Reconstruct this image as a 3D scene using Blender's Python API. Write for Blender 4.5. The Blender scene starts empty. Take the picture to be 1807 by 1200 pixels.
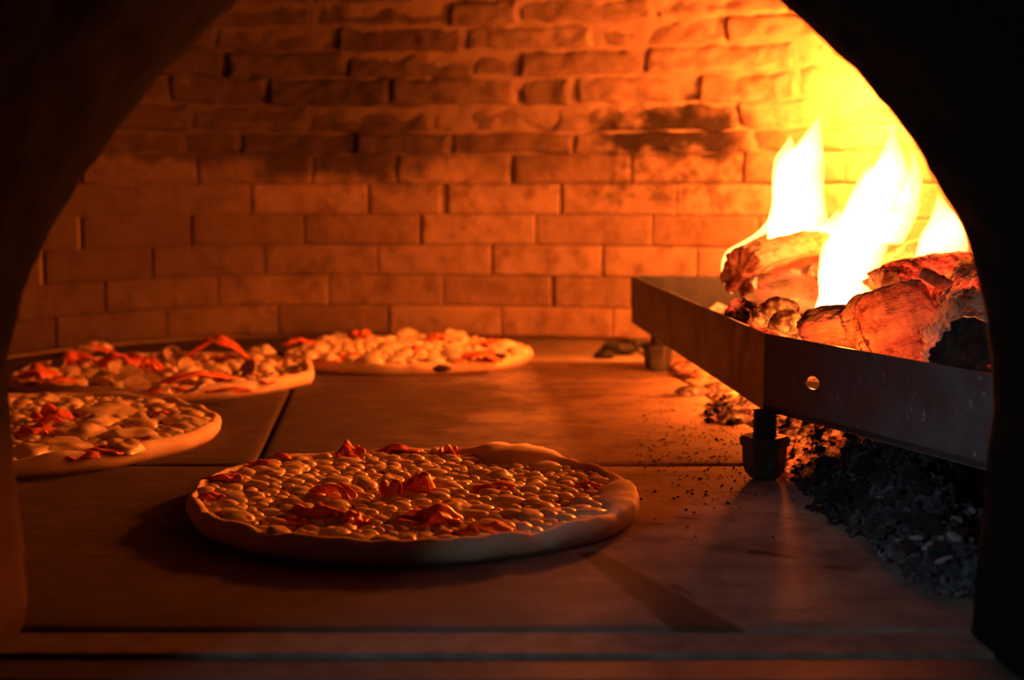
import bpy, bmesh, math, random
from mathutils import Vector, Matrix, noise as NZ
random.seed(11)
PI = math.pi
sc = bpy.context.scene
COL = sc.collection

# ------------------------------------------------------------------ camera
FP = 2500.0                       # focal length in pixels of the 1807 px wide frame
CH = 0.2326                       # camera height above the oven floor
PITCH = math.atan(270 / FP)
cam_d = bpy.data.cameras.new('camera'); cam = bpy.data.objects.new('camera', cam_d); COL.objects.link(cam)
cam.location = (0, 0, CH); cam.rotation_euler = (PI / 2 - PITCH, 0, 0)
cam_d.sensor_width = 36; cam_d.lens = 36 * FP / 1807; cam_d.clip_start = 0.02; cam_d.clip_end = 50
cam_d.dof.use_dof = True; cam_d.dof.focus_distance = 1.06; cam_d.dof.aperture_fstop = 6.3
sc.camera = cam
FW = Vector((0, math.cos(PITCH), -math.sin(PITCH))); UP = Vector((0, math.sin(PITCH), math.cos(PITCH)))
CP = Vector((0, 0, CH))
def ray(px, py): return FW + Vector((1, 0, 0)) * ((px - 903.5) / FP) + UP * ((600 - py) / FP)
def P(px, py, y):                 # point of that sight line at depth y
    r = ray(px, py); return CP + r * (y / r.y)
def G(px, py, z=0.0):             # point of that sight line at height z
    r = ray(px, py); return CP + r * ((z - CH) / r.z)
def proj(p):
    d = p - CP; w = d.dot(FW); return (903.5 + FP * d.x / w, 600 - FP * d.dot(UP) / w)

# ------------------------------------------------------------------ render look
sc.view_settings.view_transform = 'Standard'; sc.view_settings.look = 'None'
sc.view_settings.gamma = 1; sc.view_settings.use_curve_mapping = False; sc.view_settings.exposure = 0
sc.cycles.use_denoising = True
sc.cycles.transparent_max_bounces = 32; sc.cycles.diffuse_bounces = 5
sc.cycles.sample_clamp_indirect = 4
w = bpy.data.worlds.new('world'); sc.world = w; w.use_nodes = True
w.node_tree.nodes['Background'].inputs[0].default_value = (.5, .65, 1, 1)
w.node_tree.nodes['Background'].inputs[1].default_value = 0.0015

# ------------------------------------------------------------------ node helper
class N:
    def __init__(s, name):
        s.m = bpy.data.materials.new(name); s.m.use_nodes = True
        s.t = s.m.node_tree; s.t.nodes.clear()
        s.out = s.t.nodes.new('ShaderNodeOutputMaterial')
        s.co = s.t.nodes.new('ShaderNodeTexCoord').outputs['Object']
    def put(s, sock, v):
        if v is None: return
        if isinstance(v, bpy.types.NodeSocket): s.t.links.new(v, sock)
        else:
            if isinstance(v, (tuple, list)) and len(v) == 3 and sock.type == 'RGBA': v = (*v, 1)
            sock.default_value = v
    def math(s, op, a, b=None, c=None, clamp=False):
        n = s.t.nodes.new('ShaderNodeMath'); n.operation = op; n.use_clamp = clamp
        for i, v in enumerate((a, b, c)): s.put(n.inputs[i], v)
        return n.outputs[0]
    def vmath(s, op, a, b=None, out=0):
        n = s.t.nodes.new('ShaderNodeVectorMath'); n.operation = op
        s.put(n.inputs[0], a); s.put(n.inputs[1], b); return n.outputs[out]
    def noise(s, scale, detail=4, rough=.6, vec=None, dist=0, stretch=None):
        n = s.t.nodes.new('ShaderNodeTexNoise'); v = vec or s.co
        if stretch: v = s.vmath('MULTIPLY', v, stretch)
        s.put(n.inputs['Vector'], v); n.inputs['Scale'].default_value = scale
        n.inputs['Detail'].default_value = detail; n.inputs['Roughness'].default_value = rough
        n.inputs['Distortion'].default_value = dist
        return n.outputs[0]
    def voro(s, scale, feature='F1', vec=None, stretch=None):
        n = s.t.nodes.new('ShaderNodeTexVoronoi'); n.feature = feature; v = vec or s.co
        if stretch: v = s.vmath('MULTIPLY', v, stretch)
        s.put(n.inputs['Vector'], v); n.inputs['Scale'].default_value = scale; return n.outputs[0]
    def ramp(s, f, a, b, lo=0., hi=1.):        # smooth map of f from [a,b] to [lo,hi]
        n = s.t.nodes.new('ShaderNodeMapRange'); n.interpolation_type = 'SMOOTHSTEP'
        s.put(n.inputs[0], f)
        for i, v in enumerate((a, b, lo, hi)): n.inputs[1 + i].default_value = v
        return n.outputs[0]
    def mix(s, f, a, b):
        n = s.t.nodes.new('ShaderNodeMix'); n.data_type = 'RGBA'
        s.put(n.inputs[0], f); s.put(n.inputs[6], a); s.put(n.inputs[7], b); return n.outputs[2]
    def xyz(s, v=None):
        n = s.t.nodes.new('ShaderNodeSeparateXYZ'); s.put(n.inputs[0], v or s.co); return n.outputs
    def attr(s, name):
        n = s.t.nodes.new('ShaderNodeAttribute'); n.attribute_name = name; return n.outputs['Fac']
    def bump(s, h, strength=.5, dist=.002, nrm=None):
        n = s.t.nodes.new('ShaderNodeBump'); s.put(n.inputs['Height'], h)
        n.inputs['Strength'].default_value = strength; n.inputs['Distance'].default_value = dist
        if nrm: s.put(n.inputs['Normal'], nrm)
        return n.outputs[0]
    def bsdf(s, col, rough=.8, normal=None, metal=0, spec=.5, em=None, emst=0, coat=0, sss=0):
        n = s.t.nodes.new('ShaderNodeBsdfPrincipled')
        s.put(n.inputs['Base Color'], col); s.put(n.inputs['Roughness'], rough); s.put(n.inputs['Metallic'], metal)
        n.inputs['Specular IOR Level'].default_value = spec
        if normal: s.put(n.inputs['Normal'], normal)
        if em is not None: s.put(n.inputs['Emission Color'], em); s.put(n.inputs['Emission Strength'], emst)
        if coat: n.inputs['Coat Weight'].default_value = coat; n.inputs['Coat Roughness'].default_value = .12
        s.t.links.new(n.outputs[0], s.out.inputs[0]); return s.m
    def band(s, v, a, b, soft):                # 1 between a and b
        return s.math('MULTIPLY', s.ramp(v, a - soft, a + soft), s.ramp(v, b - soft, b + soft, 1., 0.))
    def seg(s, a, b, w0, w1, soft, x, y):      # tapering mark between floor points a and b
        dx, dy = b.x - a.x, b.y - a.y; L = math.hypot(dx, dy); ux, uy = dx / L, dy / L
        rx = s.math('SUBTRACT', x, a.x); ry = s.math('SUBTRACT', y, a.y)
        u = s.math('ADD', s.math('MULTIPLY', rx, ux), s.math('MULTIPLY', ry, uy))
        v = s.math('ABSOLUTE', s.math('SUBTRACT', s.math('MULTIPLY', ry, ux), s.math('MULTIPLY', rx, uy)))
        wd = s.math('ADD', s.math('MULTIPLY', s.math('DIVIDE', u, L), w1 - w0), w0)
        return s.math('MULTIPLY', s.ramp(s.math('SUBTRACT', v, wd), -soft, soft, 1., 0.), s.band(u, 0, L, soft * 1.5))

# ------------------------------------------------------------------ object helpers
def obj(name, bm, mat, parent=None, smooth=False):
    if isinstance(bm, bmesh.types.BMesh):
        me = bpy.data.meshes.new(name); bm.normal_update(); bm.to_mesh(me); bm.free()
    else: me = bm
    me.name = name
    if smooth:
        for p in me.polygons: p.use_smooth = True
    if mat and not me.materials: me.materials.append(mat)
    o = bpy.data.objects.new(name, me); COL.objects.link(o)
    if parent: o.parent = parent
    return o
def thing(name, label, cat, loc=(0, 0, 0), group=None):
    o = bpy.data.objects.new(name, None); COL.objects.link(o); o.location = loc; o.empty_display_size = .02
    return tag(o, label, cat, group)
def tag(o, label, cat, group=None, kind=None):
    o['label'] = label; o['category'] = cat
    if group: o['group'] = group
    if kind: o['kind'] = kind
    return o
def struct(name, bm, mat, smooth=False):
    o = obj(name, bm, mat, smooth=smooth); o['kind'] = 'structure'; return o
def nz(x, y, z=0.): return NZ.noise(Vector((x, y, z)))
def fbm(x, y, z=0., o=4): return NZ.fractal(Vector((x, y, z)), .6, 2.1, o)
def box(bm, x0, x1, y0, y1, z0, z1, bev=0):
    r = bmesh.ops.create_cube(bm, size=1); vs = r['verts']
    for v in vs:
        v.co = Vector((x0 + (v.co.x + .5) * (x1 - x0), y0 + (v.co.y + .5) * (y1 - y0), z0 + (v.co.z + .5) * (z1 - z0)))
    if bev:
        es = list({e for v in vs for e in v.link_edges})
        bmesh.ops.bevel(bm, geom=es, offset=bev, segments=2, affect='EDGES')
def loft(bm, rings, cap=True, close=True):
    vr = [[bm.verts.new(c) for c in r] for r in rings]
    n = len(vr[0])
    for a, b in zip(vr, vr[1:]):
        for i in range(n if close else n - 1):
            j = (i + 1) % n
            bm.faces.new((a[i], a[j], b[j], b[i]))
    if cap:
        bm.faces.new(vr[0][::-1]); bm.faces.new(vr[-1])
    return vr
def catmull(pts, n):
    out = []
    for i in range(len(pts) - 1):
        p0 = pts[max(i - 1, 0)]; p1 = pts[i]; p2 = pts[i + 1]; p3 = pts[min(i + 2, len(pts) - 1)]
        for k in range(n):
            t = k / n
            out.append(.5 * ((2 * p1) + (p2 - p0) * t + (2 * p0 - 5 * p1 + 4 * p2 - p3) * t * t + (3 * p1 - p0 - 3 * p2 + p3) * t ** 3))
    out.append(pts[-1].copy()); return out
def inpoly(x, y, poly):
    c = False
    for i in range(len(poly)):
        a, b = poly[i], poly[i - 1]
        if (a[1] > y) != (b[1] > y) and x < (b[0] - a[0]) * (y - a[1]) / (b[1] - a[1]) + a[0]: c = not c
    return c
def edgedist(x, y, poly):
    p = Vector((x, y)); m = 9
    for i in range(len(poly)):
        a = Vector(poly[i][:2]); b = Vector(poly[i - 1][:2]); d = b - a
        t = max(0, min(1, (p - a).dot(d) / d.length_squared)); m = min(m, (a + d * t - p).length)
    return m

# ------------------------------------------------------------------ materials
def brick_mat():
    n = N('fired_brick'); x, y, z = n.xyz()
    bid = n.attr('brick_id')
    big = n.noise(9, 3); fine = n.noise(120, 5, .7); mid = n.noise(34, 4, .65)
    c = n.mix(n.ramp(bid, 0, 1), (.22, .145, .10), (.34, .235, .165))
    c = n.mix(n.ramp(mid, .42, .72), c, (.17, .105, .07))
    c = n.mix(n.math('MULTIPLY', n.ramp(fine, .55, .75), .5), c, (.48, .36, .26))
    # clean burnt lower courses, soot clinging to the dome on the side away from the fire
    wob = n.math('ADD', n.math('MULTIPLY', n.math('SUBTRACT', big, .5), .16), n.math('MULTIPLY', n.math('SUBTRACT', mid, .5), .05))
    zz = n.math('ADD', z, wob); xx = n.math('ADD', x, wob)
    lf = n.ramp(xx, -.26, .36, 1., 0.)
    soot_dark = n.math('MULTIPLY', n.ramp(zz, .205, .285), lf)
    soot_dark = n.math('MULTIPLY', soot_dark, n.ramp(mid, .2, .6, .985, .90))
    soot_dark = n.math('MAXIMUM', soot_dark, n.ramp(xx, -.62, -.10, .78, 0.))  # left wall darkened at every height: the firelight's falloff painted into the brick
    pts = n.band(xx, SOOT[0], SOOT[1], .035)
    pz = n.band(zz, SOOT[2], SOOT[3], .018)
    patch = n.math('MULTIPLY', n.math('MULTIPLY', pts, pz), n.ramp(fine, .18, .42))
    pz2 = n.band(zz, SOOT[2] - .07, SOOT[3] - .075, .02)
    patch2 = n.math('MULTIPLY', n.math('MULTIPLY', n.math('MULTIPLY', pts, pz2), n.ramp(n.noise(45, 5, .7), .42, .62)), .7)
    soot_dark = n.math('MAXIMUM', soot_dark, n.math('MAXIMUM', n.math('MULTIPLY', patch, .98), patch2))
    c = n.mix(soot_dark, c, (.022, .015, .012))
    h = n.math('ADD', n.math('MULTIPLY', fine, .5), mid)
    return n.bsdf(c, .9, n.bump(h, .55, .004), spec=.2)
def mortar_mat():
    n = N('mortar'); f = n.noise(90, 5, .7)
    x, y, z = n.xyz()
    soot_dark = n.math('MULTIPLY', n.math('MULTIPLY', n.ramp(z, .21, .28), n.ramp(x, -.4, .28, 1., 0.)), .9)
    c = n.mix(soot_dark, n.mix(f, (.22, .15, .10), (.36, .26, .19)), (.04, .03, .02))
    return n.bsdf(c, .95, n.bump(f, .6, .003), spec=.1)
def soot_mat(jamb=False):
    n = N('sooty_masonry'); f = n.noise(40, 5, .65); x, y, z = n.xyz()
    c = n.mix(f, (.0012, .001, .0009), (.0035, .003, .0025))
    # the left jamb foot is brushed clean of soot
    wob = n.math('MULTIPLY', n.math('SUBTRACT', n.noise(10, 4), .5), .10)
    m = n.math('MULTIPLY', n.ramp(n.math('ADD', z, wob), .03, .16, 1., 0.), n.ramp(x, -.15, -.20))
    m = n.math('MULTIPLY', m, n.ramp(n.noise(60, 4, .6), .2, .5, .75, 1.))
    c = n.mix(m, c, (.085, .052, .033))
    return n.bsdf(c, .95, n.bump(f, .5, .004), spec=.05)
def floor_mat():
    n = N('hearth_stone'); x, y, z = n.xyz()
    big = n.noise(5.5, 4, .6); mid = n.noise(22, 5, .65); fine = n.noise(260, 3, .7); grain = n.noise(30, 4, .7, stretch=(1, 4, 1))
    c = n.mix(n.ramp(mid, .3, .7), (.12, .078, .062), (.22, .15, .12))
    xx = n.math('ADD', x, n.math('MULTIPLY', n.math('SUBTRACT', big, .5), .35))
    # burnt-on black to the left and along the back, ash dusted stone to the right
    burnt = n.ramp(xx, -.26, .14, .92, .12)
    burnt = n.math('MULTIPLY', burnt, n.ramp(grain, .25, .6, .55, 1.))
    c = n.mix(burnt, c, (.045, .030, .024))
    ash = n.math('MULTIPLY', n.ramp(xx, -.08, .14), n.ramp(n.math('ADD', y, n.math('MULTIPLY', n.math('SUBTRACT', big, .5), .5)), .85, 1.15))
    c = n.mix(n.math('MULTIPLY', ash, n.ramp(mid, .25, .6, .45, .95)), c, (.58, .46, .37))
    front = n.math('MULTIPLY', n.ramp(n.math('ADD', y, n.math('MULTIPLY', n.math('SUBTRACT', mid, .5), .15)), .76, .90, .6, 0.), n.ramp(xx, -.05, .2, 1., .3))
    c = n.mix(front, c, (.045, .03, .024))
    back = n.math('MULTIPLY', n.ramp(n.math('ADD', y, n.math('MULTIPLY', n.math('SUBTRACT', mid, .5), .12)), 1.86, 1.98), .75)
    c = n.mix(back, c, (.04, .028, .02))
    blot = n.math('MULTIPLY', n.ramp(n.noise(16, 5, .7, stretch=(1, 2.6, 1)), .56, .66), .55)
    c = n.mix(blot, c, (.05, .032, .025))
    speck = n.math('MULTIPLY', n.ramp(n.noise(420, 2, .5), .66, .74), n.ramp(n.noise(14, 3), .42, .6))
    c = n.mix(n.math('MULTIPLY', speck, .8), c, (.02, .015, .012))
    wx = n.math('ADD', x, n.math('MULTIPLY', n.math('SUBTRACT', n.noise(60, 4), .5), .012))
    a, b = G(1040, 975), G(1310, 1150)
    st = n.seg(a, b, .008, .020, .003, wx, y)
    st = n.math('MULTIPLY', st, n.ramp(mid, .2, .45, .85, 1.))
    for (p, q, w0, w1) in (((1318, 972), (1405, 984), .006, .002), ((1452, 1000), (1492, 1002), .004, .003), ((1200, 914), (1226, 915), .003, .003),
                           ((1180, 1030), (1235, 1060), .003, .001)):
        st = n.math('MAXIMUM', st, n.seg(G(*p), G(*q), w0, w1, .003, wx, y))
    c = n.mix(n.math('MULTIPLY', st, .93), c, (.022, .013, .008))
    h = n.math('ADD', n.math('MULTIPLY', fine, .35), mid)
    return n.bsdf(c, .82, n.bump(h, .45, .0025), spec=.3)
def plain(name, c1, c2, scale, rough, bump=.4, dist=.002, **k):
    n = N(name); f = n.noise(scale, 5, .65)
    return n.bsdf(n.mix(n.ramp(f, .3, .7), c1, c2), rough, n.bump(f, bump, dist), **k)
def dough_mat():
    n = N('pizza_dough'); f = n.noise(45, 4); g = n.noise(170, 4, .7); x, y, z = n.xyz()
    c = n.mix(n.ramp(f, .35, .7), (.80, .66, .46), (.72, .50, .29))
    c = n.mix(n.math('MULTIPLY', n.ramp(g, .60, .74), .55), c, (.40, .19, .07))
    c = n.mix(n.math('MULTIPLY', n.ramp(z, .0, .005, 1., 0.), .35), c, (.45, .28, .14))
    return n.bsdf(c, .7, n.bump(n.math('ADD', f, n.math('MULTIPLY', g, .25)), .3, .002), spec=.25)
def cheese_mat():
    n = N('melted_mozzarella'); f = n.noise(60, 3); g = n.noise(240, 3)
    c = n.mix(n.ramp(f, .3, .75), (.90, .78, .52), (.84, .63, .34))
    return n.bsdf(c, n.ramp(g, .3, .7, .22, .42), n.bump(g, .12, .001), spec=.55, coat=.25)
def sauce_mat():
    n = N('tomato_sauce'); f = n.noise(110, 4)
    c = n.mix(n.ramp(f, .35, .7), (.52, .055, .015), (.74, .20, .06))
    return n.bsdf(c, .35, n.bump(f, .5, .002), spec=.5, coat=.2)
def ham_mat():
    n = N('cooked_ham'); f = n.noise(70, 4); g = n.noise(300, 2)
    c = n.mix(n.ramp(f, .3, .7), (.78, .13, .045), (.86, .24, .09))
    return n.bsdf(c, .38, n.bump(g, .25, .001), spec=.5, coat=.15)
def steel_mat():
    n = N('blackened_steel'); x, y, z = n.xyz()
    f = n.noise(26, 5, .65); g = n.noise(200, 3, .6, stretch=(1, 1, .08)); s = n.noise(110, 4, .75)
    c = n.mix(n.ramp(f, .3, .7), (.030, .034, .038), (.06, .066, .072))
    c = n.mix(n.math('MULTIPLY', n.ramp(s, .6, .74), .6), c, (.30, .28, .27))
    return n.bsdf(c, n.ramp(f, .3, .7, .42, .62), n.bump(n.math('ADD', f, n.math('MULTIPLY', g, .3)), .2, .001), metal=.1, spec=.35)
def log_mat(name, bark, light, glow, gl_lo=.56, gl_hi=.72, scale=40):
    n = N(name); f = n.noise(scale, 6, .75, stretch=(.4, 1, 1)); v = n.noise(scale * 3, 5, .75, stretch=(.35, 1, 1)); g = n.noise(20, 5, .65)
    crack = n.math('MULTIPLY', n.ramp(v, .40, .48, 1., 0.), n.ramp(f, .4, .6, 1., .2))
    c = n.mix(n.ramp(f, .35, .65), bark, light)
    c = n.mix(n.math('MULTIPLY', crack, .85), c, (.02, .014, .01))
    hot = n.math('MULTIPLY', n.ramp(g, gl_lo, gl_hi), n.ramp(v, .4, .6, 1., .2))
    em = n.mix(n.ramp(g, gl_hi - .03, gl_hi + .1), (1, .045, .012), (1, .22, .02))
    h = n.math('ADD', f, n.math('MULTIPLY', v, .6))
    return n.bsdf(c, .9, n.bump(h, .9, .005), spec=.15, em=em, emst=n.math('MULTIPLY', hot, glow))
def ember_mat(name='glowing_embers', st=6., lo=.38, hi=.68):
    n = N(name); g = n.noise(26, 5, .65); f = n.noise(140, 4, .7)
    hot = n.ramp(g, lo, hi)
    em = n.mix(hot, (1, .04, .01), (1, .2, .02))
    s = n.math('MULTIPLY', n.math('MULTIPLY', hot, hot), n.ramp(f, .35, .65, .25, 1.))
    return n.bsdf(n.mix(f, (.05, .035, .03), (.30, .24, .2)), .95, n.bump(n.math('ADD', g, f), .8, .005), spec=.1, em=em, emst=n.math('MULTIPLY', s, st))
def coal_mat(hot=False):
    n = N('charcoal'); f = n.noise(120, 5, .7); g = n.noise(38, 4)
    c = n.mix(n.ramp(f, .4, .75), (.009, .009, .010), (.045, .044, .046))
    c = n.mix(n.math('MULTIPLY', n.ramp(g, .56, .72), .7), c, (.10, .10, .105))
    if not hot: return n.bsdf(c, .75, n.bump(f, .9, .003), spec=.2)
    x, y, z = n.xyz()                                            # embers still alive beneath the tray
    m = n.math('MULTIPLY', n.band(y, 1.12, 1.62, .06), n.ramp(n.noise(55, 4, .65), .46, .66))
    em = n.mix(n.ramp(f, .35, .6), (1, .05, .006), (1, .15, .015))
    return n.bsdf(c, .75, n.bump(f, .9, .003), spec=.2, em=em, emst=n.math('MULTIPLY', m, 1.6))
def flame_mat(name, col, dens, edge):
    n = N(name); t = n.t
    tr = t.nodes.new('ShaderNodeBsdfTransparent'); e = t.nodes.new('ShaderNodeEmission'); ad = t.nodes.new('ShaderNodeAddShader')
    e.inputs[0].default_value = (1, .2, .02, 1); e.inputs[1].default_value = edge
    t.links.new(tr.outputs[0], ad.inputs[0]); t.links.new(e.outputs[0], ad.inputs[1]); t.links.new(ad.outputs[0], n.out.inputs['Surface'])
    v = t.nodes.new('ShaderNodeEmission'); v.inputs[0].default_value = (*col, 1); v.inputs[1].default_value = dens
    t.links.new(v.outputs[0], n.out.inputs['Volume'])
    n.m.cycles.emission_sampling = 'NONE'
    return n.m

# ------------------------------------------------------------------ oven shell
BASE = [(-.56, .735), (-.74, 1.0), (-.80, 1.32), (-.775, 1.65), (-.69, 1.90), (-.60, 2.05), (-.49, 2.15), (-.34, 2.195), (-.1, 2.185),
        (.1, 2.15), (.28, 2.08), (.44, 1.97), (.56, 1.82), (.635, 1.62), (.67, 1.35), (.655, 1.05), (.56, .735)]
dense = catmull([Vector((x, y, 0)) for x, y in BASE], 24)
acc = [0.]
for a, b in zip(dense, dense[1:]): acc.append(acc[-1] + (b - a).length)
SL = acc[-1]
CEN = Vector((-.05, 1.42, 0)); TV = .237; RD = .55
import bisect
def base_at(s):
    s = max(0, min(SL - 1e-6, s)); i = max(0, bisect.bisect_right(acc, s) - 1); i = min(i, len(dense) - 2)
    u = (s - acc[i]) / (acc[i + 1] - acc[i]); p = dense[i].lerp(dense[i + 1], u)
    j0 = max(i - 2, 0); j1 = min(i + 3, len(dense) - 1); d = (dense[j1] - dense[j0]).normalized()
    nrm = Vector((d.y, -d.x, 0))
    if nrm.dot(CEN - p) < 0: nrm.negate()
    return p, nrm
def wallpt(s, t, dep=0.):
    p, nr = base_at(s)
    a = max(0, (t - TV) / RD); off = RD * (1 - math.cos(a)); z = t if a == 0 else TV + RD * math.sin(a)
    q = p.lerp(CEN, off / .75); q.z = z
    return q + (nr * math.cos(a) - Vector((0, 0, math.sin(a)))) * dep
def s_for_px(px, t, lo=.9, hi=2.9):
    for _ in range(40):
        m = (lo + hi) / 2
        if proj(wallpt(m, t))[0] < px: lo = m
        else: hi = m
    return (lo + hi) / 2
_a = (s_for_px(1045, .38), s_for_px(1325, .38))
SOOT = (wallpt(_a[0], .38).x, wallpt(_a[1], .38).x, .272, .345)
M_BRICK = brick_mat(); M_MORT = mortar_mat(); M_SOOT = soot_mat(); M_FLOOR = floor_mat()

COURSES = [.004, .050, .097, .144, .191, .237, .282, .314, .355, .398, .4375, .476, .515, .555, .594, .64, .686, .732, .778]
JOINTS = [[100, 295, 490, 687, 884, 1080], [187, 385, 580, 782, 975, 1112], [77, 270, 467, 666, 868, 1063], [143, 338, 538, 742, 945, 1150],
          [240, 445, 650, 784, 990, 1193], [348, 550, 700, 903, 1113, 1313], [325, 423, 628, 795, 1012, 1325], [335, 545, 760, 980, 1300],
          [300, 472, 690, 915, 1012, 1230], [395, 610, 835, 917, 1140, 1400], [380, 588, 818, 1045, 1280], [330, 555, 790, 915, 1155, 1390]]
OPEN = {(0, 100): .003, (2, 77): .005, (3, 143): .005, (3, 742): .0035, (4, 784): .006, (4, 650): .0025, (1, 187): .002, (1, 975): .0035, (2, 868): .002, (2, 270): .002,
        (3, 338): .0025, (8, 1012): .005, (8, 915): .003, (9, 395): .005, (10, 588): .006, (10, 818): .004, (11, 555): .006, (11, 790): .004, (11, 1155): .003, (5, 903): .0025,
        (8, 472): .003, (6, 423): .003, (7, 335): .003, (6, 795): .003, (4, 990): .0025, (2, 1063): .002, (7, 1300): .002, (8, 1230): .003}
bm = bmesh.new(); lay = bm.verts.layers.float.new('brick_id')
rnd = random.Random(5)
for k in range(len(COURSES) - 1):
    t0, t1 = COURSES[k], COURSES[k + 1]; tm = (t0 + t1) / 2
    js = []
    if k < len(JOINTS):
        for px in JOINTS[k]: js.append((s_for_px(px, tm), OPEN.get((k, px), .0005)))
    else:
        s = .9 + (k % 2) * .09
        while s < 2.9: js.append((s, .0012)); s += .175 * (.9 + .2 * rnd.random())
    js.sort(); s = js[0][0]
    while s > .16: s -= .175 * (.9 + .2 * rnd.random()); js.insert(0, (max(s, 0), .0012))
    s = js[-1][0]
    while s < SL - .16: s += .165 * (.85 + .3 * rnd.random()); js.append((min(s, SL), .0012))
    js = [(0, .001)] + [j for j in js if .05 < j[0] < SL - .05] + [(SL, .001)]
    upper = k >= 6; rough = 0 if k < 5 else min(1, (k - 4) / 3)
    for (sa, ga), (sb, gb) in zip(js, js[1:]):
        bidv = rnd.random(); pro = rnd.uniform(-.001, .0012) + rough * rnd.uniform(-.005, .007); tilt = rough * rnd.uniform(-.016, .0); skew = rnd.uniform(-1, 1) * (.001 + .007 * rough)
        L = sb - sa; nu = max(5, int(L / (.009 if tm < .62 else .02))); nv = 8
        us = [0, .0022 / L, .006 / L] + [i / nu for i in range(1, nu)] + [1 - .006 / L, 1 - .0022 / L, 1]
        us = sorted(u for u in us if 0 <= u <= 1); H = t1 - t0
        vs = [0, .05, .13] + [i / nv for i in range(2, nv - 1)] + [.87, .95, 1]
        gt = .0005 + rough * .0012
        rows = []
        def brk(u, v, d):
            wig = rough * .0055
            s = sa + ga + (L - ga - gb) * u; t = t0 + gt + (H - 2 * gt) * v
            t += wig * nz(s * 22, k * 7.3, 3.) if v in (0, 1) else wig * nz(s * 22, k * 7.3, 3.)
            s += rough * .004 * nz(t * 40, sa * 31, 9.)
            vv = bm.verts.new(wallpt(s, t, d)); vv[lay] = bidv; return vv
        for v in vs:
            row = []
            for u in us:
                eu = min(u * L, (1 - u) * L); ev = min(v * H, (1 - v) * H); e = min(eu, ev)
                rr = .004 + .004 * rough
                edge = -(.0009 + .0060 * rough) * max(0, 1 - e / rr) ** 2
                d = pro + tilt * (v - .5) + skew * (u - .5) + edge + (.0013 + .0028 * rough) * fbm((sa + u * L) * 26, (t0 + v * H) * 30, k * 3.) + rough * .003 * nz(u * L * 90, v * H * 90, sa * 50)
                row.append(brk(u, v, d))
            rows.append(row)
        for a, b in zip(rows, rows[1:]):
            for i in range(len(us) - 1): bm.faces.new((a[i], a[i + 1], b[i + 1], b[i]))
        ring = rows[0] + [r[-1] for r in rows[1:]] + rows[-1][-2::-1] + [r[0] for r in rows[-2:0:-1]]
        nus = len(us); par = [(u, 0) for u in us] + [(1, v) for v in vs[1:]] + [(u, 1) for u in us[-2::-1]] + [(0, v) for v in vs[-2:0:-1]]
        bk = [brk(u, v, -.03) for u, v in par]
        for i in range(len(ring)):
            j = (i + 1) % len(ring); bm.faces.new((ring[j], ring[i], bk[i], bk[j]))
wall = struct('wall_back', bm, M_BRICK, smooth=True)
for p in wall.data.polygons: p.use_smooth = True
bm = bmesh.new(); rows = []                                        # mortar bed behind the brick faces
ts = [i * .0155 for i in range(51)]; ns = 420
for t in ts:
    rough = 0 if t < .23 else min(1, (t - .23) / .1)
    rows.append([wallpt(SL * i / ns, t, -.0065 + .002 * rough + .008 * rough * nz(SL * i / ns * 40, t * 60)) for i in range(ns + 1)])
loft(bm, rows, cap=False, close=False)
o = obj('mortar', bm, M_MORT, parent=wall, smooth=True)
bm = bmesh.new(); rows = []                                        # crown of the dome above the courses
for k in range(13):
    f = k / 12; z = TV + RD * math.sin((.77 - TV) / RD); ring = []
    for i in range(121):
        p = wallpt(SL * i / 120, .77, .004); q = p.lerp(Vector((CEN.x, CEN.y, p.z)), f * .98); q.z = p.z + .10 * math.sin(f * PI / 2) + .003 * nz(q.x * 20, q.y * 20); ring.append(q)
    rows.append(ring)
vr = loft(bm, rows, cap=False, close=False); bm.faces.new(vr[-1])
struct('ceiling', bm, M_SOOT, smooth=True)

# front wall with the arched mouth
ARCH_PX = [(16, 1156), (36, 1118), (57, 1066), (52, 980), (43, 900), (35, 800), (27, 700), (27, 630), (46, 540), (72, 470), (103, 400), (150, 325), (215, 232), (300, 130), (380, 50),
           (470, -25), (590, -95), (730, -140), (880, -150), (1040, -135), (1190, -90), (1295, -35), (1365, 5), (1450, 82), (1530, 160), (1597, 245), (1650, 335),
           (1695, 420), (1722, 520), (1738, 620), (1741, 700), (1732, 800), (1722, 900), (1712, 1000), (1705, 1080), (1702, 1152)]
YI, YO = .735, .55
arc = catmull([P(x, y, YI) for x, y in ARCH_PX], 5)
arc[0].z = arc[-1].z = -.012
mid = Vector((0, YI, .13))
def arcnorm(i):
    a = arc[max(i - 1, 0)]; b = arc[min(i + 1, len(arc) - 1)]; d = (b - a).normalized(); return Vector((-d.z, 0, d.x))
nrm = [arcnorm(i) for i in range(len(arc))]
if nrm[len(arc) // 2].z < 0: nrm = [-v for v in nrm]
def aring(exp, y, nzamp=.0015):
    out = []
    for i, (p, nr) in enumerate(zip(arc, nrm)):
        q = p + nr * (exp + nzamp * fbm(p.x * 40, p.z * 40, y * 40)); q.y = y
        if i in (0, len(arc) - 1): q.z = -.012
        out.append(q)
    return out
def outer(y):
    out = []
    for p in arc:
        d = Vector((p.x, 0, p.z - .1)); big = 1.15 / max(abs(d.x), abs(d.z) * 1.15 / .95, 1e-6)
        q = Vector((d.x * big, y, .1 + d.z * big)); q.z = max(q.z, -.012); out.append(q)
    out[0].x, out[0].z = -1.15, -.012; out[-1].x, out[-1].z = 1.15, -.012
    return out
R = .010
rings = [outer(YI)] + [aring(R - R * math.cos(a), YI - R + R * math.sin(a)) for a in (PI / 2, PI / 3, PI / 6, 0)]
n_in = 14
for i in range(1, n_in + 1):
    f = i / n_in; rings.append(aring(.03 * f * f, YI - R - (YI - R - YO) * f, .0022))
rings.append(outer(YO))
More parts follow.
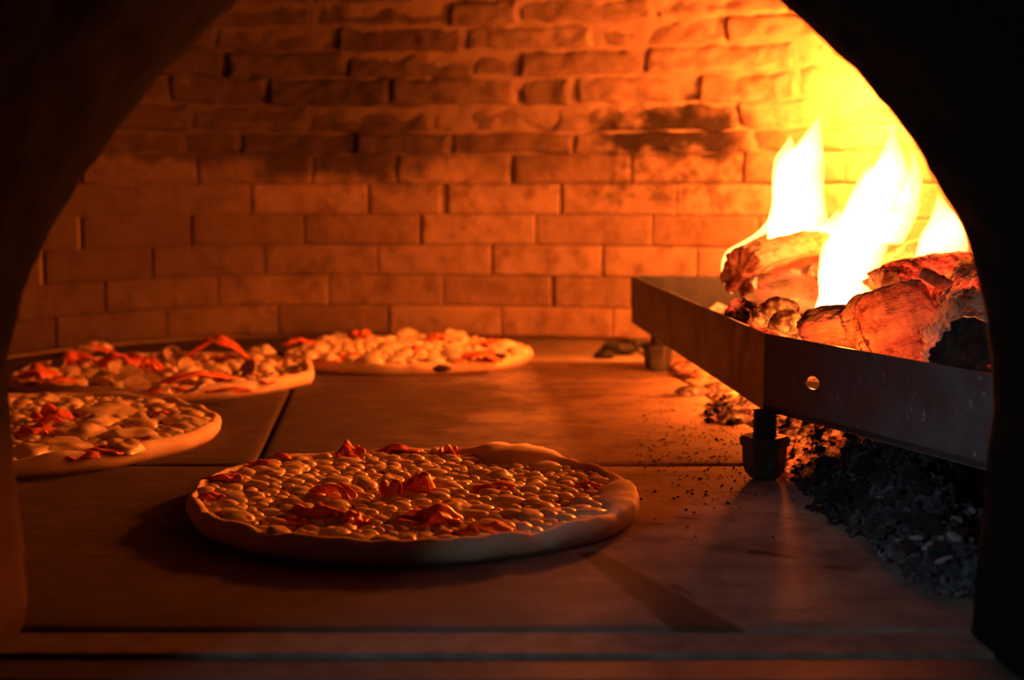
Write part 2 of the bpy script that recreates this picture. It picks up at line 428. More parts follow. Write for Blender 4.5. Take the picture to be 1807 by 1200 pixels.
bm = bmesh.new(); vr = loft(bm, rings, cap=False, close=False)
for i in range(len(arc) - 1): bm.faces.new((vr[0][i + 1], vr[0][i], vr[-1][i], vr[-1][i + 1]))
bmesh.ops.recalc_face_normals(bm, faces=bm.faces)
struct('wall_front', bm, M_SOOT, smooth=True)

# hearth slabs
def slab(bm, x0, x1, y0, y1, skew=0.):
    g = .0022; n = 14
    def z(x, y): return .0006 * fbm(x * 18, y * 18) - .0016 * max(0, 1 - min(x - x0 - g, x1 - g - x, y - y0 - g, y1 - g - y) / .006) ** 2
    xs = [x0 + g, x0 + g + .003, x0 + g + .008] + [x0 + (x1 - x0) * i / n for i in range(1, n)] + [x1 - g - .008, x1 - g - .003, x1 - g]
    ys = [y0 + .0012, y0 + .004, y0 + g + .008] + [y0 + (y1 - y0) * i / n for i in range(1, n)] + [y1 - g - .008, y1 - .004, y1 - .0012]
    gr = [[bm.verts.new((x + skew * (y - 1.2), y + .0015 * nz(x * 9, y0), z(x, y))) for x in xs] for y in ys]
    for a, b in zip(gr, gr[1:]):
        for i in range(len(xs) - 1): bm.faces.new((a[i], a[i + 1], b[i + 1], b[i]))
    ring = gr[0] + [r[-1] for r in gr[1:]] + gr[-1][-2::-1] + [r[0] for r in gr[-2:0:-1]]
    lo = [bm.verts.new(v.co - Vector((0, 0, .03))) for v in ring]
    for i in range(len(ring)): bm.faces.new((ring[(i + 1) % len(ring)], ring[i], lo[i], lo[(i + 1) % len(ring)]))
bm = bmesh.new()
jy = G(900, 820).y; jx = G(480, 755)
for (x0, x1) in ((-.85, -.48), (-.48, .45), (.45, .8)): slab(bm, x0, x1, .728, jy)
sk = (G(512, 690).x - G(456, 810).x) / (G(512, 690).y - G(456, 810).y); xj = G(456, 810).x
for (y0, y1) in ((jy, 1.70), (1.70, 2.25)):
    for (x0, x1) in ((-.9, xj), (xj, xj + .47), (xj + .47, .8)): slab(bm, x0, x1, y0, y1, sk)
box(bm, -.9, .9, .728, 2.3, -.05, -.012)
struct('floor', bm, M_FLOOR, smooth=True)
bm = bmesh.new(); box(bm, -.3, .3, G(900, 1148).y, .7285, -.04, -.0016, .001); struct('trim_1', bm, plain('threshold_stone', (.06, .04, .03), (.12, .085, .065), 60, .85))
bm = bmesh.new(); box(bm, -.3, .3, G(900, 1187).y, G(900, 1148).y - .0012, -.04, -.0036, .0008); struct('trim_2', bm, plain('threshold_steel', (.035, .04, .036), (.065, .072, .065), 50, .55, metal=.3))
bm = bmesh.new(); box(bm, -.3, .3, .3, G(900, 1187).y - .0015, -.04, -.0045, .001); struct('trim_3', bm, plain('ledge_stone', (.07, .04, .026), (.13, .085, .06), 60, .85))

# ------------------------------------------------------------------ pizzas
M_DOUGH, M_CHEESE, M_SAUCE, M_HAM = dough_mat(), cheese_mat(), sauce_mat(), ham_mat()
M_MUSH = plain('cooked_mushroom', (.28, .18, .10), (.50, .36, .22), 90, .5)
M_CHAR = plain('burnt_dough', (.02, .012, .008), (.06, .035, .02), 90, .9)
M_TOAST = plain('browned_mozzarella', (.70, .46, .20), (.84, .66, .38), 70, .35, coat=.2)

def crust_fn(R0, seed, rim_h, bubbles, wav, offs):
    def rad(th):
        r = R0 * (1 + wav * nz(math.cos(th) * 1.3 + seed, math.sin(th) * 1.3, seed) + wav * .35 * nz(math.cos(th) * 5 + seed, math.sin(th) * 5, 3))
        for (t, wd, dr) in offs:
            d = (th - t + PI) % (2 * PI) - PI; r += dr * math.exp(-(d / wd) ** 2)
        return r
    def rim(th):
        h = rim_h * (1 + .22 * nz(math.cos(th) * 4 + seed, math.sin(th) * 4, 7) + .12 * nz(math.cos(th) * 9 + seed, math.sin(th) * 9, 2)); wdt = 1.
        for (t, wd, dh, dw) in bubbles:
            d = (th - t + PI) % (2 * PI) - PI; g = math.exp(-(d / wd) ** 4); h += dh * g; wdt += dw * g
        return h, wdt
    return rad, rim
def make_crust(rad, rim, seed, parent):
    bm = bmesh.new(); nt = 200; rings = []
    prof = [(.9, 0.0), (.35, .0), (-.010, .0), (-.0045, .001), (-.001, .30), (0.0, .55), (-.0012, .80), (-.0040, .97), (-.0068, 1.0), (-.0100, .93), (-.0125, .78), (-.015, None), (-.025, None), (.5, None), (.05, None)]
    for (dr, zf) in prof:
        ring = []
        for i in range(nt):
            th = 2 * PI * i / nt; r0 = rad(th); h, wd = rim(th)
            if dr > .02 or dr in (.9, .35): r = r0 * (dr if dr not in (.9,) else .02)
            else: r = r0 + (dr * wd if dr < -.0045 and zf not in (0.0,) else dr)
            z = .0088 if zf is None else zf * h
            x, y = r * math.cos(th), r * math.sin(th)
            if zf and zf > .2: 
                b = fbm(x * 70 + seed, y * 70, z * 70); z += .0007 * b; x += .0010 * b * math.cos(th); y += .0010 * b * math.sin(th)
            ring.append((x, y, z))
        rings.append(ring)
    loft(bm, rings, cap=True)
    return obj('crust', bm, M_DOUGH, parent, smooth=True)
def make_sauce(rad, rim, seed, parent, margin=.0105, base=.0098):
    bm = bmesh.new(); nt = 120; rings = []; nr = 26
    for k in range(nr + 1):
        f = .02 + .98 * k / nr; ring = []
        for i in range(nt):
            th = 2 * PI * i / nt; wd = rim(th)[1]
            r = (rad(th) - margin * wd * (1 + .12 * nz(th * 9, seed))) * f; x, y = r * math.cos(th), r * math.sin(th)
            z = base + .0011 * fbm(x * 60, y * 60, seed) + (.0016 if k == nr else 0) * .5
            ring.append((x, y, z))
        rings.append(ring)
    vr = loft(bm, rings, cap=False); bm.faces.new(vr[0][::-1])
    return obj('tomato_sauce', bm, M_SAUCE, parent, smooth=True)
def blob_mesh(seed, sub=3):
    bm = bmesh.new(); bmesh.ops.create_icosphere(bm, subdivisions=sub, radius=1)
    for v in bm.verts:
        d = v.co.normalized(); k = 1 + .26 * NZ.noise(d * 1.1 + Vector((seed * 3.1, 0, 0))) + .06 * NZ.noise(d * 3.1 + Vector((0, seed * 2.3, 0)))
        v.co = d * k
        if v.co.z < -.25: v.co.z = -.25 + (v.co.z + .25) * .3
    me = bpy.data.meshes.new('cheese_piece'); bm.to_mesh(me); bm.free()
    for p in me.polygons: p.use_smooth = True
    return me
BLOBS = [blob_mesh(i) for i in range(9)]; BLOBS_LO = [blob_mesh(i, 2) for i in range(9)]
for me in BLOBS + BLOBS_LO: me.materials.append(M_CHEESE)
def pool_mesh(seed):
    bm = bmesh.new(); bmesh.ops.create_icosphere(bm, subdivisions=4, radius=1)
    for v in bm.verts:
        d = v.co.normalized(); k = 1 + .34 * NZ.noise(d * 1.2 + Vector((seed * 3.1, 0, 0))) + .10 * NZ.noise(d * 2.4 + Vector((0, seed * 2.3, 0)))
        v.co = d * k
        if v.co.z < -.1: v.co.z = -.1
        v.co.z *= 1 + .35 * NZ.noise(Vector((d.x * 1.6, d.y * 1.6, seed)))
    me = bpy.data.meshes.new('cheese_pool'); bm.to_mesh(me); bm.free(); me.materials.append(M_CHEESE)
    for p in me.polygons: p.use_smooth = True
    return me
POOLS = [pool_mesh(i + 1) for i in range(5)]
def cheese_on(parent, centre, rad, rim, rnd, spacing, size, count_named, margin=.0145, avoid=(), base=.0105, tall=.62, big=(), fill=.97):
    """melted lumps packed over the sauce; the nearest are parts of their own, the rest one mass"""
    spots = []; tries = 0; Rm = max(rad(t * .1) for t in range(63))
    spots += [(x, y, s) for x, y, s in big]
    while tries < 9000:
        tries += 1; x, y = rnd.uniform(-Rm, Rm), rnd.uniform(-Rm, Rm); th = math.atan2(y, x); r = math.hypot(x, y)
        if r > rad(th) - margin * rim(th)[1]: continue
        s = size * rnd.choice((.6, .75, .9, 1.0, 1.1, 1.3, 1.55))
        if any((x - a) ** 2 + (y - b) ** 2 < (.5 * spacing * (s + c) / size * rnd.uniform(.8, 1.05)) ** 2 for a, b, c in spots): continue
        if any(((x - a) / ra) ** 2 + ((y - b) / rb) ** 2 < 1 for a, b, ra, rb in avoid): continue
        spots.append((x, y, s))
    spots.sort(key=lambda q: q[1] + centre.y - abs(q[2]) * 2)
    mass = bmesh.new(); nmass = 0
    for q, (x, y, s) in enumerate(big):
        o = bpy.data.objects.new('melted_cheese_patch', POOLS[q % 5]); COL.objects.link(o); o.parent = parent; o.location = (x, y, base + .0008)
        o.scale = (s * rnd.uniform(1, 1.25), s, min(s * .5, .009)); o.rotation_euler = (0, 0, rnd.uniform(0, 6))
    spots = [q for q in spots if q not in big]
    for i, (x, y, s) in enumerate(spots):
        ex = rnd.uniform(.95, 1.5); rot = rnd.uniform(-.6, .6) + (PI / 2 if rnd.random() < .25 else 0)
        k = tall * rnd.uniform(.8, 1.2) * (1 if s < size * 1.6 else .55)
        mt = Matrix.Translation((x, y, base + .0004 + .0012 * nz(x * 30, y * 30))) @ Matrix.Rotation(rot, 4, 'Z') @ Matrix.Diagonal((s * ex, s, s * k, 1))
        j = rnd.randrange(9)
        if i < count_named:
            o = bpy.data.objects.new('cheese_piece', (BLOBS if centre.y < 1.2 else BLOBS_LO)[j]); COL.objects.link(o); o.parent = parent; o.matrix_local = mt
        else:
            tmp = BLOBS_LO[j].copy(); tmp.transform(mt); mass.from_mesh(tmp); bpy.data.meshes.remove(tmp); nmass += 1
    if nmass:
        o = obj('melted_cheese', mass, M_CHEESE, parent, smooth=True); o['kind'] = 'stuff'
    else: mass.free()
def ham_strip(parent, loc, lx, ly, rot, seed, fold=.008, curl=0., name='ham_slice', mat=None, thick=.0016, ripple=1., lift=0.):
    bm = bmesh.new(); nx, ny = 22, 12; g = []
    for j in range(ny + 1):
        row = []
        for i in range(nx + 1):
            u, v = i / nx - .5, j / ny - .5
            ed = 1 + .22 * nz(u * 4 + seed, v * 4, 5); x = lx * u * (1 + .15 * nz(v * 3, seed)) ; y = ly * v * ed
            z = fold * (.6 + 1.0 * nz(u * 2.6 * ripple + seed * 1.7, v * 1.8, seed) + .22 * nz(u * 6 + seed, v * 5, 1)) * (1 - .6 * (2 * abs(u)) ** 3) + curl * (1 - (2 * u) ** 2)
            x += fold * .4 * nz(u * 3, v * 3, seed + 4); y += fold * .5 * nz(u * 3, v * 3, seed + 9); rr = 1 - .3 * (2 * u) ** 2; y *= rr
            row.append(bm.verts.new((x, y, max(z, -.001) + lift)))
        g.append(row)
    for a, b in zip(g, g[1:]):
        for i in range(nx): bm.faces.new((a[i], a[i + 1], b[i + 1], b[i]))
    o = obj(name, bm, mat or M_HAM, parent, smooth=True); o.location = loc; o.rotation_euler = (0, 0, rot)
    m = o.modifiers.new('thickness', 'SOLIDIFY'); m.thickness = thick; m.offset = 0
    return o
def pizza(label, centre, R0, seed, rim_h, bubbles=(), offs=(), wav=.03):
    t = thing('pizza', label, 'pizza', centre)
    rad, rim = crust_fn(R0, seed, rim_h, bubbles, wav, offs)
    make_crust(rad, rim, seed, t); make_sauce(rad, rim, seed, t)
    return t, rad, rim
def L(c, px, py, z=.013):
    p = G(px, py, z) - c; return (p.x, p.y)

# front pizza
yn, yf = G(740, 1003).y, G(740, 792, .014).y
C1 = Vector((G(727, 905).x, (yn + yf) / 2, 0)); R1 = ((G(1128, 900, .006) - G(326, 880, .006)).x) / 2
ab = L(C1, 935, 802); th_b = math.atan2(ab[1], ab[0])
p1, rad1, rim1 = pizza('large round pizza nearest the oven mouth, covered with small white cheese lumps', C1, R1 * .985, 2.3, .0165,
                       bubbles=[(th_b, .22, .0085, 2.0), (math.radians(-6), .3, .001, 1.3), (math.radians(150), .8, -.002, -.45)], offs=[(math.radians(-25), .35, .004), (math.radians(75), .3, -.004), (math.radians(138), .5, .010)], wav=.03)
r1 = random.Random(3)
hams1 = [(618, 798, .020, .014, .3, .013), (740, 858, .026, .018, .2, .013), (555, 905, .044, .016, -.12, .010), (585, 868, .034, .014, -.5, .010), (760, 912, .040, .017, -.15, .010),
         (872, 856, .030, .010, .15, .006), (860, 931, .036, .014, .12, .006), (822, 936, .026, .012, .0, .006), (520, 916, .022, .009, -.3, .004), (395, 840, .030, .012, -.3, .006),
         (372, 872, .020, .010, .4, .005), (405, 905, .034, .010, -.25, .005), (460, 815, .030, .010, .35, .006), (500, 803, .024, .010, .2, .006), (700, 792, .040, .010, -.05, .006), (793, 795, .018, .010, 0, .008),
         (690, 868, .012, .010, 1.2, .012), (1040, 850, .020, .009, -.5, .003), (620, 912, .018, .012, .5, .008)]
av = []
for i, (px, py, lx, ly, rt, fo) in enumerate(hams1):
    x, y = L(C1, px, py, .016); ham_strip(p1, (x, y, .0115), lx, ly * 1.25, rt, i * 1.37 + .4, fo); av.append((x, y, lx * .42, ly * .62))
bigs = [L(C1, 800, 895) + (.013,), L(C1, 775, 800) + (.010,), L(C1, 480, 835) + (.012,), L(C1, 520, 825) + (.011,), L(C1, 880, 838) + (.011,), L(C1, 590, 942) + (.011,), L(C1, 690, 848) + (.010,), L(C1, 970, 905) + (.010,)]
cheese_on(p1, C1, rad1, rim1, r1, .0100, .0060, 98, avoid=av, big=bigs, margin=.0135)

# left pizzas and the one by the back wall
C3 = Vector((G(30, 760).x, 1.295, 0)); R3 = G(383, 757, .008).x - C3.x
p3, rad3, rim3 = pizza('pizza with large soft cheese patches, half hidden by the oven mouth\'s side', C3, R3, 5.1, .016, offs=[(math.radians(-95), .2, -.006)], wav=.03,
                       bubbles=[(math.radians(-88), .12, .004, .3)])
r3 = random.Random(8); av = []
for i, (px, py, lx, ly, rt, fo) in enumerate([(62, 762, .034, .026, .4, .012), (88, 738, .030, .020, -.3, .014), (175, 790, .045, .018, -.35, .006), (140, 800, .030, .014, .3, .005), (250, 772, .03, .012, .2, .004), (300, 725, .03, .012, -.2, .004)]):
    x, y = L(C3, px, py, .016); ham_strip(p3, (x, y, .0115), lx, ly * 1.3, rt, i * 2.1 + 7, fo); av.append((x, y, lx * .4, ly * .5))
bigs = [L(C3, px, py) + (s,) for px, py, s in ((190, 727, .030), (140, 765, .024), (100, 790, .030), (225, 770, .024), (335, 748, .014), (120, 722, .014), (75, 705, .014), (220, 792, .016), (60, 800, .02), (300, 763, .011), (175, 745, .018), (55, 730, .014))]
cheese_on(p3, C3, rad3, rim3, r3, .0150, .0080, 60, avoid=av, big=bigs)

C2 = Vector((G(262, 690).x, 1.685, 0)); R2 = G(543, 676, .008).x - C2.x
p2, rad2, rim2 = pizza('pizza with a tall curled ham slice and dark mushrooms', C2, R2 * .97, 9.4, .0165, wav=.035,
                       bubbles=[(math.radians(5), .18, .007, .3)], offs=[(math.radians(-6), .10, .006)])
r2 = random.Random(21); av = []
for i, (px, py, lx, ly, rt, fo, cu) in enumerate([(382, 628, .075, .040, .05, .012, .020), (350, 668, .085, .030, .55, .010, .004), (215, 640, .06, .03, -.2, .014, .006), (268, 648, .03, .02, .5, .016, 0), (65, 660, .045, .03, -.5, .012, .004),
                                              (90, 672, .06, .02, .1, .010, 0), (130, 640, .05, .025, .3, .012, .004), (405, 682, .05, .014, .2, .004, 0), (462, 668, .03, .014, .3, .004, 0), (300, 683, .05, .012, .5, .006, 0), (170, 622, .05, .02, 0., .012, .004)]):
    x, y = L(C2, px, py, .018); ham_strip(p2, (x, y, .012), lx, ly * 1.3, rt, i * 1.9 + 3, fo, cu); av.append((x, y, lx * .36, ly * .45))
def mushroom(parent, loc, size, rot, tilt):
    out = [(-.12, -.5), (.12, -.5), (.13, -.1), (.42, -.12), (.5, .05), (.42, .28), (.2, .44), (0, .5), (-.2, .44), (-.42, .28), (-.5, .05), (-.42, -.12), (-.13, -.1)]
    bm = bmesh.new(); loft(bm, [[(x * size, y * size, z) for x, y in out] for z in (-.0015, .0015)])
    bmesh.ops.bevel(bm, geom=bm.edges[:], offset=.0005, segments=1, affect='EDGES')
    o = obj('mushroom_slice', bm, M_MUSH, parent); o.location = loc; o.rotation_euler = (tilt, .2 * tilt, rot)
for i, (px, py) in enumerate([(290, 625), (300, 632), (180, 678), (215, 672), (240, 682), (150, 665), (125, 668), (260, 672), (330, 650), (205, 655), (100, 645), (310, 618), (230, 660), (345, 685), (435, 655), (145, 625)]):
    x, y = L(C2, px, py, .018); mushroom(p2, (x, y, .018), .024 + .008 * r2.random(), r2.uniform(0, 6), r2.uniform(.2, 1.2))
bigs = [L(C2, px, py) + (s,) for px, py, s in ((170, 612, .018), (460, 620, .018), (290, 690, .018), (230, 632, .015), (200, 672, .012), (405, 640, .010))]
cheese_on(p2, C2, rad2, rim2, r2, .0185, .0075, 70, avoid=av, big=bigs, tall=.8)

C4 = Vector((G(719, 640).x, 1.905, 0)); R4 = (G(942, 632, .008).x - G(489, 625, .008).x) / 2
p4, rad4, rim4 = pizza('round pizza farthest back by the brick wall, burnt spot on its rim', C4, R4 * .965, 14.2, .0150, wav=.03)
r4 = random.Random(31); av = []
for i, (px, py, lx, ly, rt, fo, cu) in enumerate([(838, 630, .070, .045, .0, .008, .006), (610, 625, .05, .03, .2, .008, 0), (545, 622, .04, .03, .2, .006, 0), (635, 592, .03, .03, 0, .014, .004), (765, 596, .03, .03, .3, .012, .004), (865, 605, .04, .03, 0, .010, 0), (530, 603, .05, .02, .4, .01, 0), (725, 615, .03, .02, 0, .008, 0), (580, 632, .05, .02, 0, .004, 0)]):
    x, y = L(C4, px, py, .018); ham_strip(p4, (x, y, .0115), lx, ly * 1.4, rt, i * 2.7 + 11, fo, cu); av.append((x, y, lx * .36, ly * .5))
bigs = [L(C4, px, py) + (s,) for px, py, s in ((715, 588, .018), (800, 592, .020), (640, 605, .016), (600, 596, .016), (740, 600, .018), (690, 610, .018), (810, 605, .018), (660, 625, .014), (575, 600, .016))]
cheese_on(p4, C4, rad4, rim4, r4, .0155, .0088, 70, avoid=av, big=bigs, tall=.85)
bm = bmesh.new(); bmesh.ops.create_icosphere(bm, subdivisions=3, radius=1)
for v in bm.verts: v.co = Vector((v.co.x * .014, v.co.y * .006, v.co.z * .005)) * (1 + .2 * NZ.noise(v.co * 2))
o = obj('burnt_spot', bm, M_CHAR, p4, smooth=True); o['label'] = 'black burnt spot on the crust'
th = math.atan2(G(775, 652, .006).y - C4.y, G(775, 652, .006).x - C4.x); rr = rad4(th) - .003
o.location = (rr * math.cos(th), rr * math.sin(th), .008)
x, y = L(C4, 880, 630, .018)
bm = bmesh.new(); bmesh.ops.create_icosphere(bm, subdivisions=3, radius=1)
for v in bm.verts: v.co = Vector((v.co.x * .011, v.co.y * .012, v.co.z * .004)) * (1 + .3 * NZ.noise(v.co * 2))
o = obj('burnt_spot', bm, M_CHAR, p4, smooth=True); o.location = (x, y, .019); o['label'] = 'dark charred edge of the ham'

# ------------------------------------------------------------------ fire tray on its feet
M_STEEL = steel_mat()
ZB, ZT = .0535, .1155
def rimpt(px, py): return G(px, py, ZT)
A = rimpt(1115, 487); B = rimpt(1350, 589); C_ = rimpt(1742, 659)
Cx = B + (C_ - B) * 1.30
TR = [A, B, Cx, Vector((.53, Cx.y, 0)), Vector((.585, 1.45, 0)), Vector((.50, A.y + .01, 0))]
TP = [(p.x, p.y) for p in TR]
tray = thing('fire_tray', 'long angular black steel tray holding the burning logs, standing on bolts', 'fire tray', (B.x, B.y, 0))
OFF = -Vector((B.x, B.y, 0))
def panel(name, a, b, hole=None, label=None):
    bm = bmesh.new(); d = Vector((b.x - a.x, b.y - a.y, 0)); Ln = d.length; d.normalize(); inn = Vector((-d.y, d.x, 0))
    if inn.dot(Vector((.42, 1.4, 0)) - Vector((a.x, a.y, 0))) < 0: inn.negate()
    T = .0025
    def pt(u, z, k): return Vector((a.x, a.y, 0)) + d * u + inn * T * k + Vector((0, 0, z)) + OFF
    if hole is None:
        nseg = 24
        rings = []
        for i in range(nseg + 1):
            u = Ln * i / nseg; e = .0007 * fbm(u * 14, a.x * 9)
            rings.append([pt(u, ZB, 0) + inn * e, pt(u, ZB, 1) + inn * e, pt(u, ZT, 1) + inn * e, pt(u, ZT, 0) + inn * e])
        loft(bm, rings)
    else:
        hu, hz, hr = hole; q = .013; n = 32
        for k, flip in ((0, False), (1, True)):
            sq = []; ci = []
            for i in range(n):
                an = 2 * PI * (i + .5) / n; c, s = math.cos(an), math.sin(an); m = max(abs(c), abs(s))
                ci.append(bm.verts.new(pt(hu + hr * 1.9 * c, hz + hr * s, k))); sq.append(bm.verts.new(pt(hu + q * c / m, hz + q * s / m, k)))
            for i in range(n):
                j = (i + 1) % n; bm.faces.new((ci[i], ci[j], sq[j], sq[i]))
            for (u0, u1, z0, z1) in ((0, hu - q, ZB, ZT), (hu + q, Ln, ZB, ZT), (hu - q, hu + q, ZB, hz - q), (hu - q, hu + q, hz + q, ZT)):
                bm.faces.new([bm.verts.new(pt(u, z, k)) for u, z in ((u0, z0), (u1, z0), (u1, z1), (u0, z1))])
            if k == 0: c0 = ci
        for i in range(n): bm.faces.new((c0[i], c0[(i + 1) % n], ci[(i + 1) % n], ci[i]))
        for (u0, z0, u1, z1) in ((0, ZB, Ln, ZB), (Ln, ZB, Ln, ZT), (Ln, ZT, 0, ZT), (0, ZT, 0, ZB)):
            bm.faces.new([bm.verts.new(pt(u, z, k)) for u, z, k in ((u0, z0, 0), (u1, z1, 0), (u1, z1, 1), (u0, z0, 1))])
        bmesh.ops.remove_doubles(bm, verts=bm.verts, dist=1e-6); bmesh.ops.recalc_face_normals(bm, faces=bm.faces)
    o = obj(name, bm, M_STEEL, tray)
    if label: o['label'] = label
    return o
panel('side_panel', TR[0], TR[1], label='long side wall facing the pizzas')
dBC = Vector((Cx.x - B.x, Cx.y - B.y, 0)); nBC = Vector((-dBC.y, dBC.x, 0)).normalized()
r = ray(1433, 675); tt = (Vector((B.x, B.y, 0)) - CP).dot(nBC) / r.dot(nBC); hp = CP + r * tt
hu = (hp - Vector((B.x, B.y, hp.z))).length
panel('front_panel', TR[1], TR[2], hole=(hu, hp.z, .0053), label='front wall with a round hole')
panel('end_panel', TR[2], TR[3]); panel('back_panel', TR[3], TR[4]); panel('back_panel', TR[4], TR[5]); panel('end_panel', TR[5], TR[0])
bm = bmesh.new(); vr = loft(bm, [[Vector((x, y, z)) + OFF for x, y in TP] for z in (ZB + .001, ZB + .005)])
bmesh.ops.recalc_face_normals(bm, faces=bm.faces)
obj('bottom_plate', bm, M_STEEL, tray)
# levelling foot: threaded rod in a heavy hexagonal nut
def bolt_mesh():
    bm = bmesh.new(); rings = []; z = .028; n = 28
    while z < ZB + .0008:
        rings.append([(.0086 * math.cos(2 * PI * i / n), .0086 * math.sin(2 * PI * i / n), z) for i in range(n)])
        rings.append([(.0098 * math.cos(2 * PI * i / n), .0098 * math.sin(2 * PI * i / n), z + .0013) for i in range(n)]); z += .0026
    loft(bm, rings); return bm
def nut_mesh():
    bm = bmesh.new(); rings = []; n = 60
    for (z, r, rnd_) in ((.0, .0085, 1), (.0015, .0115, .9), (.006, .0150, .45), (.011, .0163, .1), (.018, .0166, 0), (.0265, .0170, 0), (.0275, .0188, 0), (.0330, .0190, 0), (.0345, .0180, .3), (.0350, .0165, .8), (.0350, .0102, 1), (.030, .0100, 1)):
        ring = []
        for i in range(n):
            th = 2 * PI * i / n; a = (th + .15) % (PI / 3) - PI / 6; hexr = r * .93 / math.cos(a)
            rr = hexr * (1 - rnd_) + r * rnd_; ring.append((rr * math.cos(th), rr * math.sin(th), z))
        rings.append(ring)
    loft(bm, rings); return bm
fp = G(1353, 850); foot = obj('bolt_foot', bolt_mesh(), M_STEEL, tray); foot.location = Vector((fp.x, fp.y + .012, 0)) + OFF
nut = obj('nut', nut_mesh(), M_STEEL, foot)
bp = G(1148, 657)
for q in (Vector((bp.x + .01, bp.y + .012, 0)), Vector((.50, .86, 0)), Vector((.46, 1.80, 0))):
    f2 = foot.copy(); COL.objects.link(f2); f2.location = q + OFF
    n2 = nut.copy(); COL.objects.link(n2); n2.parent = f2

# ------------------------------------------------------------------ embers, logs and flames in the tray
M_EMB = ember_mat(st=7.)
bm = bmesh.new(); gx = {}; st = .0075
for i in range(66):
    for j in range(160):
        x, y = .14 + i * st, .76 + j * st
        if not inpoly(x, y, TP): continue
        e = edgedist(x, y, TP)
        if e < .006: continue
        gx[i, j] = bm.verts.new((x, y, .078 + .022 * min(1, e / .12) + .009 * fbm(x * 30, y * 30) + .006 * abs(nz(x * 90, y * 90)) - .03 * max(0, (y - 1.62) / .25)))
for (i, j), v in gx.items():
    if all(k in gx for k in ((i + 1, j), (i, j + 1), (i + 1, j + 1))): bm.faces.new((v, gx[i + 1, j], gx[i + 1, j + 1], gx[i, j + 1]))
bmesh.ops.delete(bm, geom=[v for v in bm.verts if not v.link_faces], context='VERTS')
eb = obj('ember_bed', bm, M_EMB, smooth=True); tag(eb, 'glowing bed of embers and ash filling the steel tray under the logs', 'embers', kind='stuff')

LB = log_mat('burning_bark', (.26, .17, .10), (.62, .46, .30), 2.2, .54, .70)
LC = log_mat('charred_wood', (.03, .022, .018), (.14, .09, .06), 3.2, .46, .66)
LR = log_mat('reddened_heartwood', (.34, .13, .07), (.66, .36, .20), .45, .35, .7, 60)
LD = log_mat('black_charred_end', (.012, .010, .010), (.05, .035, .03), 1.8, .60, .72, 90)
def inset(px, py, d, r):
    """the first point on that sight line, from depth d on, that keeps r clear of the tray walls"""
    while d < 1.8:
        p = P(px, py, d)
        if inpoly(p.x, p.y, TP) and edgedist(p.x, p.y, TP) > r: break
        d += .005
    return p
def log(label, p0, p1, r, mat, seed, split=None, cutmat=None, rough=.10, endmat=None):
    """log between two points; split = outward direction of a flat cleft face"""
    ax = p1 - p0; Ln = ax.length; ax.normalize(); q = Vector((1, 0, 0)).rotation_difference(ax)
    t = thing('firewood_log', label, 'firewood', p0); t.rotation_mode = 'QUATERNION'; t.rotation_quaternion = q
    sl = (q.inverted() @ Vector(split)) if split else None
    if sl: sl = Vector((0, sl.y, sl.z)).normalized()
    n = 84; ns = max(24, int(Ln / .003)); rings = []
    for k in range(ns + 1):
        f = k / ns; ring = []; env = 1 - .16 * abs(2 * f - 1) ** 5
        for i in range(n):
            th = 2 * PI * i / n; d = Vector((0, math.cos(th), math.sin(th)))
            rr = r * env * (1 + rough * fbm(f * Ln * 22 + seed * 5, d.y * 1.6, d.z * 1.6 + seed) + rough * .45 * nz(f * Ln * 30, d.y * 7 + seed, d.z * 7))
            rr += r * .10 * (abs(nz(f * Ln * 60 + seed, d.y * 9, d.z * 9)) - .2) + r * .05 * nz(f * Ln * 160, d.y * 22 + seed, d.z * 22)
            v = d * rr
            if sl:
                c = v.dot(sl); lim = .22 * r
                if c > lim: v -= sl * (c - lim - .03 * r * fbm(f * 8, d.y * 3, seed))
            v.x = Ln * f + (r * .22 * fbm(d.y * 3, d.z * 3, seed) if k in (0, ns) else 0)
            ring.append(v)
        rings.append(ring)
    bm = bmesh.new(); loft(bm, rings, cap=False); obj('bark', bm, mat, t, smooth=True)
    if split:
        bm = bmesh.new(); side = Vector((1, 0, 0)).cross(sl); g = []
        for k in range(41):
            f = k / 40; wd = r * .96 * (1 - abs(2 * f - 1) ** 4) ** .5 * (1 + .06 * nz(f * 6, seed)); row = []
            for i in range(15):
                u = i / 7 - 1
                row.append(bm.verts.new(Vector((Ln * (.03 + .94 * f), 0, 0)) + side * wd * u + sl * (r * (.25 + .07 * u * u + .06 * (2 * f - 1) ** 2) + .0022 * fbm(f * 4, u * 5, seed) + .0008 * nz(f * 3, u * 26, seed))))
            g.append(row)
        for a, b in zip(g, g[1:]):
            for i in range(14): bm.faces.new((a[i], a[i + 1], b[i + 1], b[i]))
        o = obj('split_face', bm, cutmat or LR, t, smooth=True); o['label'] = 'flat split face showing reddish wood'
        m = o.modifiers.new('thickness', 'SOLIDIFY'); m.thickness = .004; m.offset = -1
    for f, sgn in ((0, -1), (1, 1)):
        bm = bmesh.new(); src = rings[0] if f == 0 else rings[-1]; rr_ = []; mx = sum(v.x for v in src) / n
        for s_ in (1.0, .93, .8, .65, .5, .35, .2, .07):
            rr_.append([Vector((mx + (v.x - mx) * s_ ** 1.5 + sgn * (.0005 + .0035 * (1 - s_ ** 2) + .0030 * fbm(v.y * s_ * 120, v.z * s_ * 120, seed)), v.y * s_, v.z * s_)) for v in src])
        vr = loft(bm, rr_, cap=False); bm.faces.new(vr[-1])
        bmesh.ops.recalc_face_normals(bm, faces=bm.faces)
        obj('cut_end', bm, endmat or cutmat or LR, t, smooth=True)
    return t
log('burning split log at the back left, bark arched over a red cleft face', inset(1308, 484, 1.44, .03), inset(1445, 452, 1.58, .03), .030, LB, 1.1, split=(-.25, -.8, -.45), rough=.11)
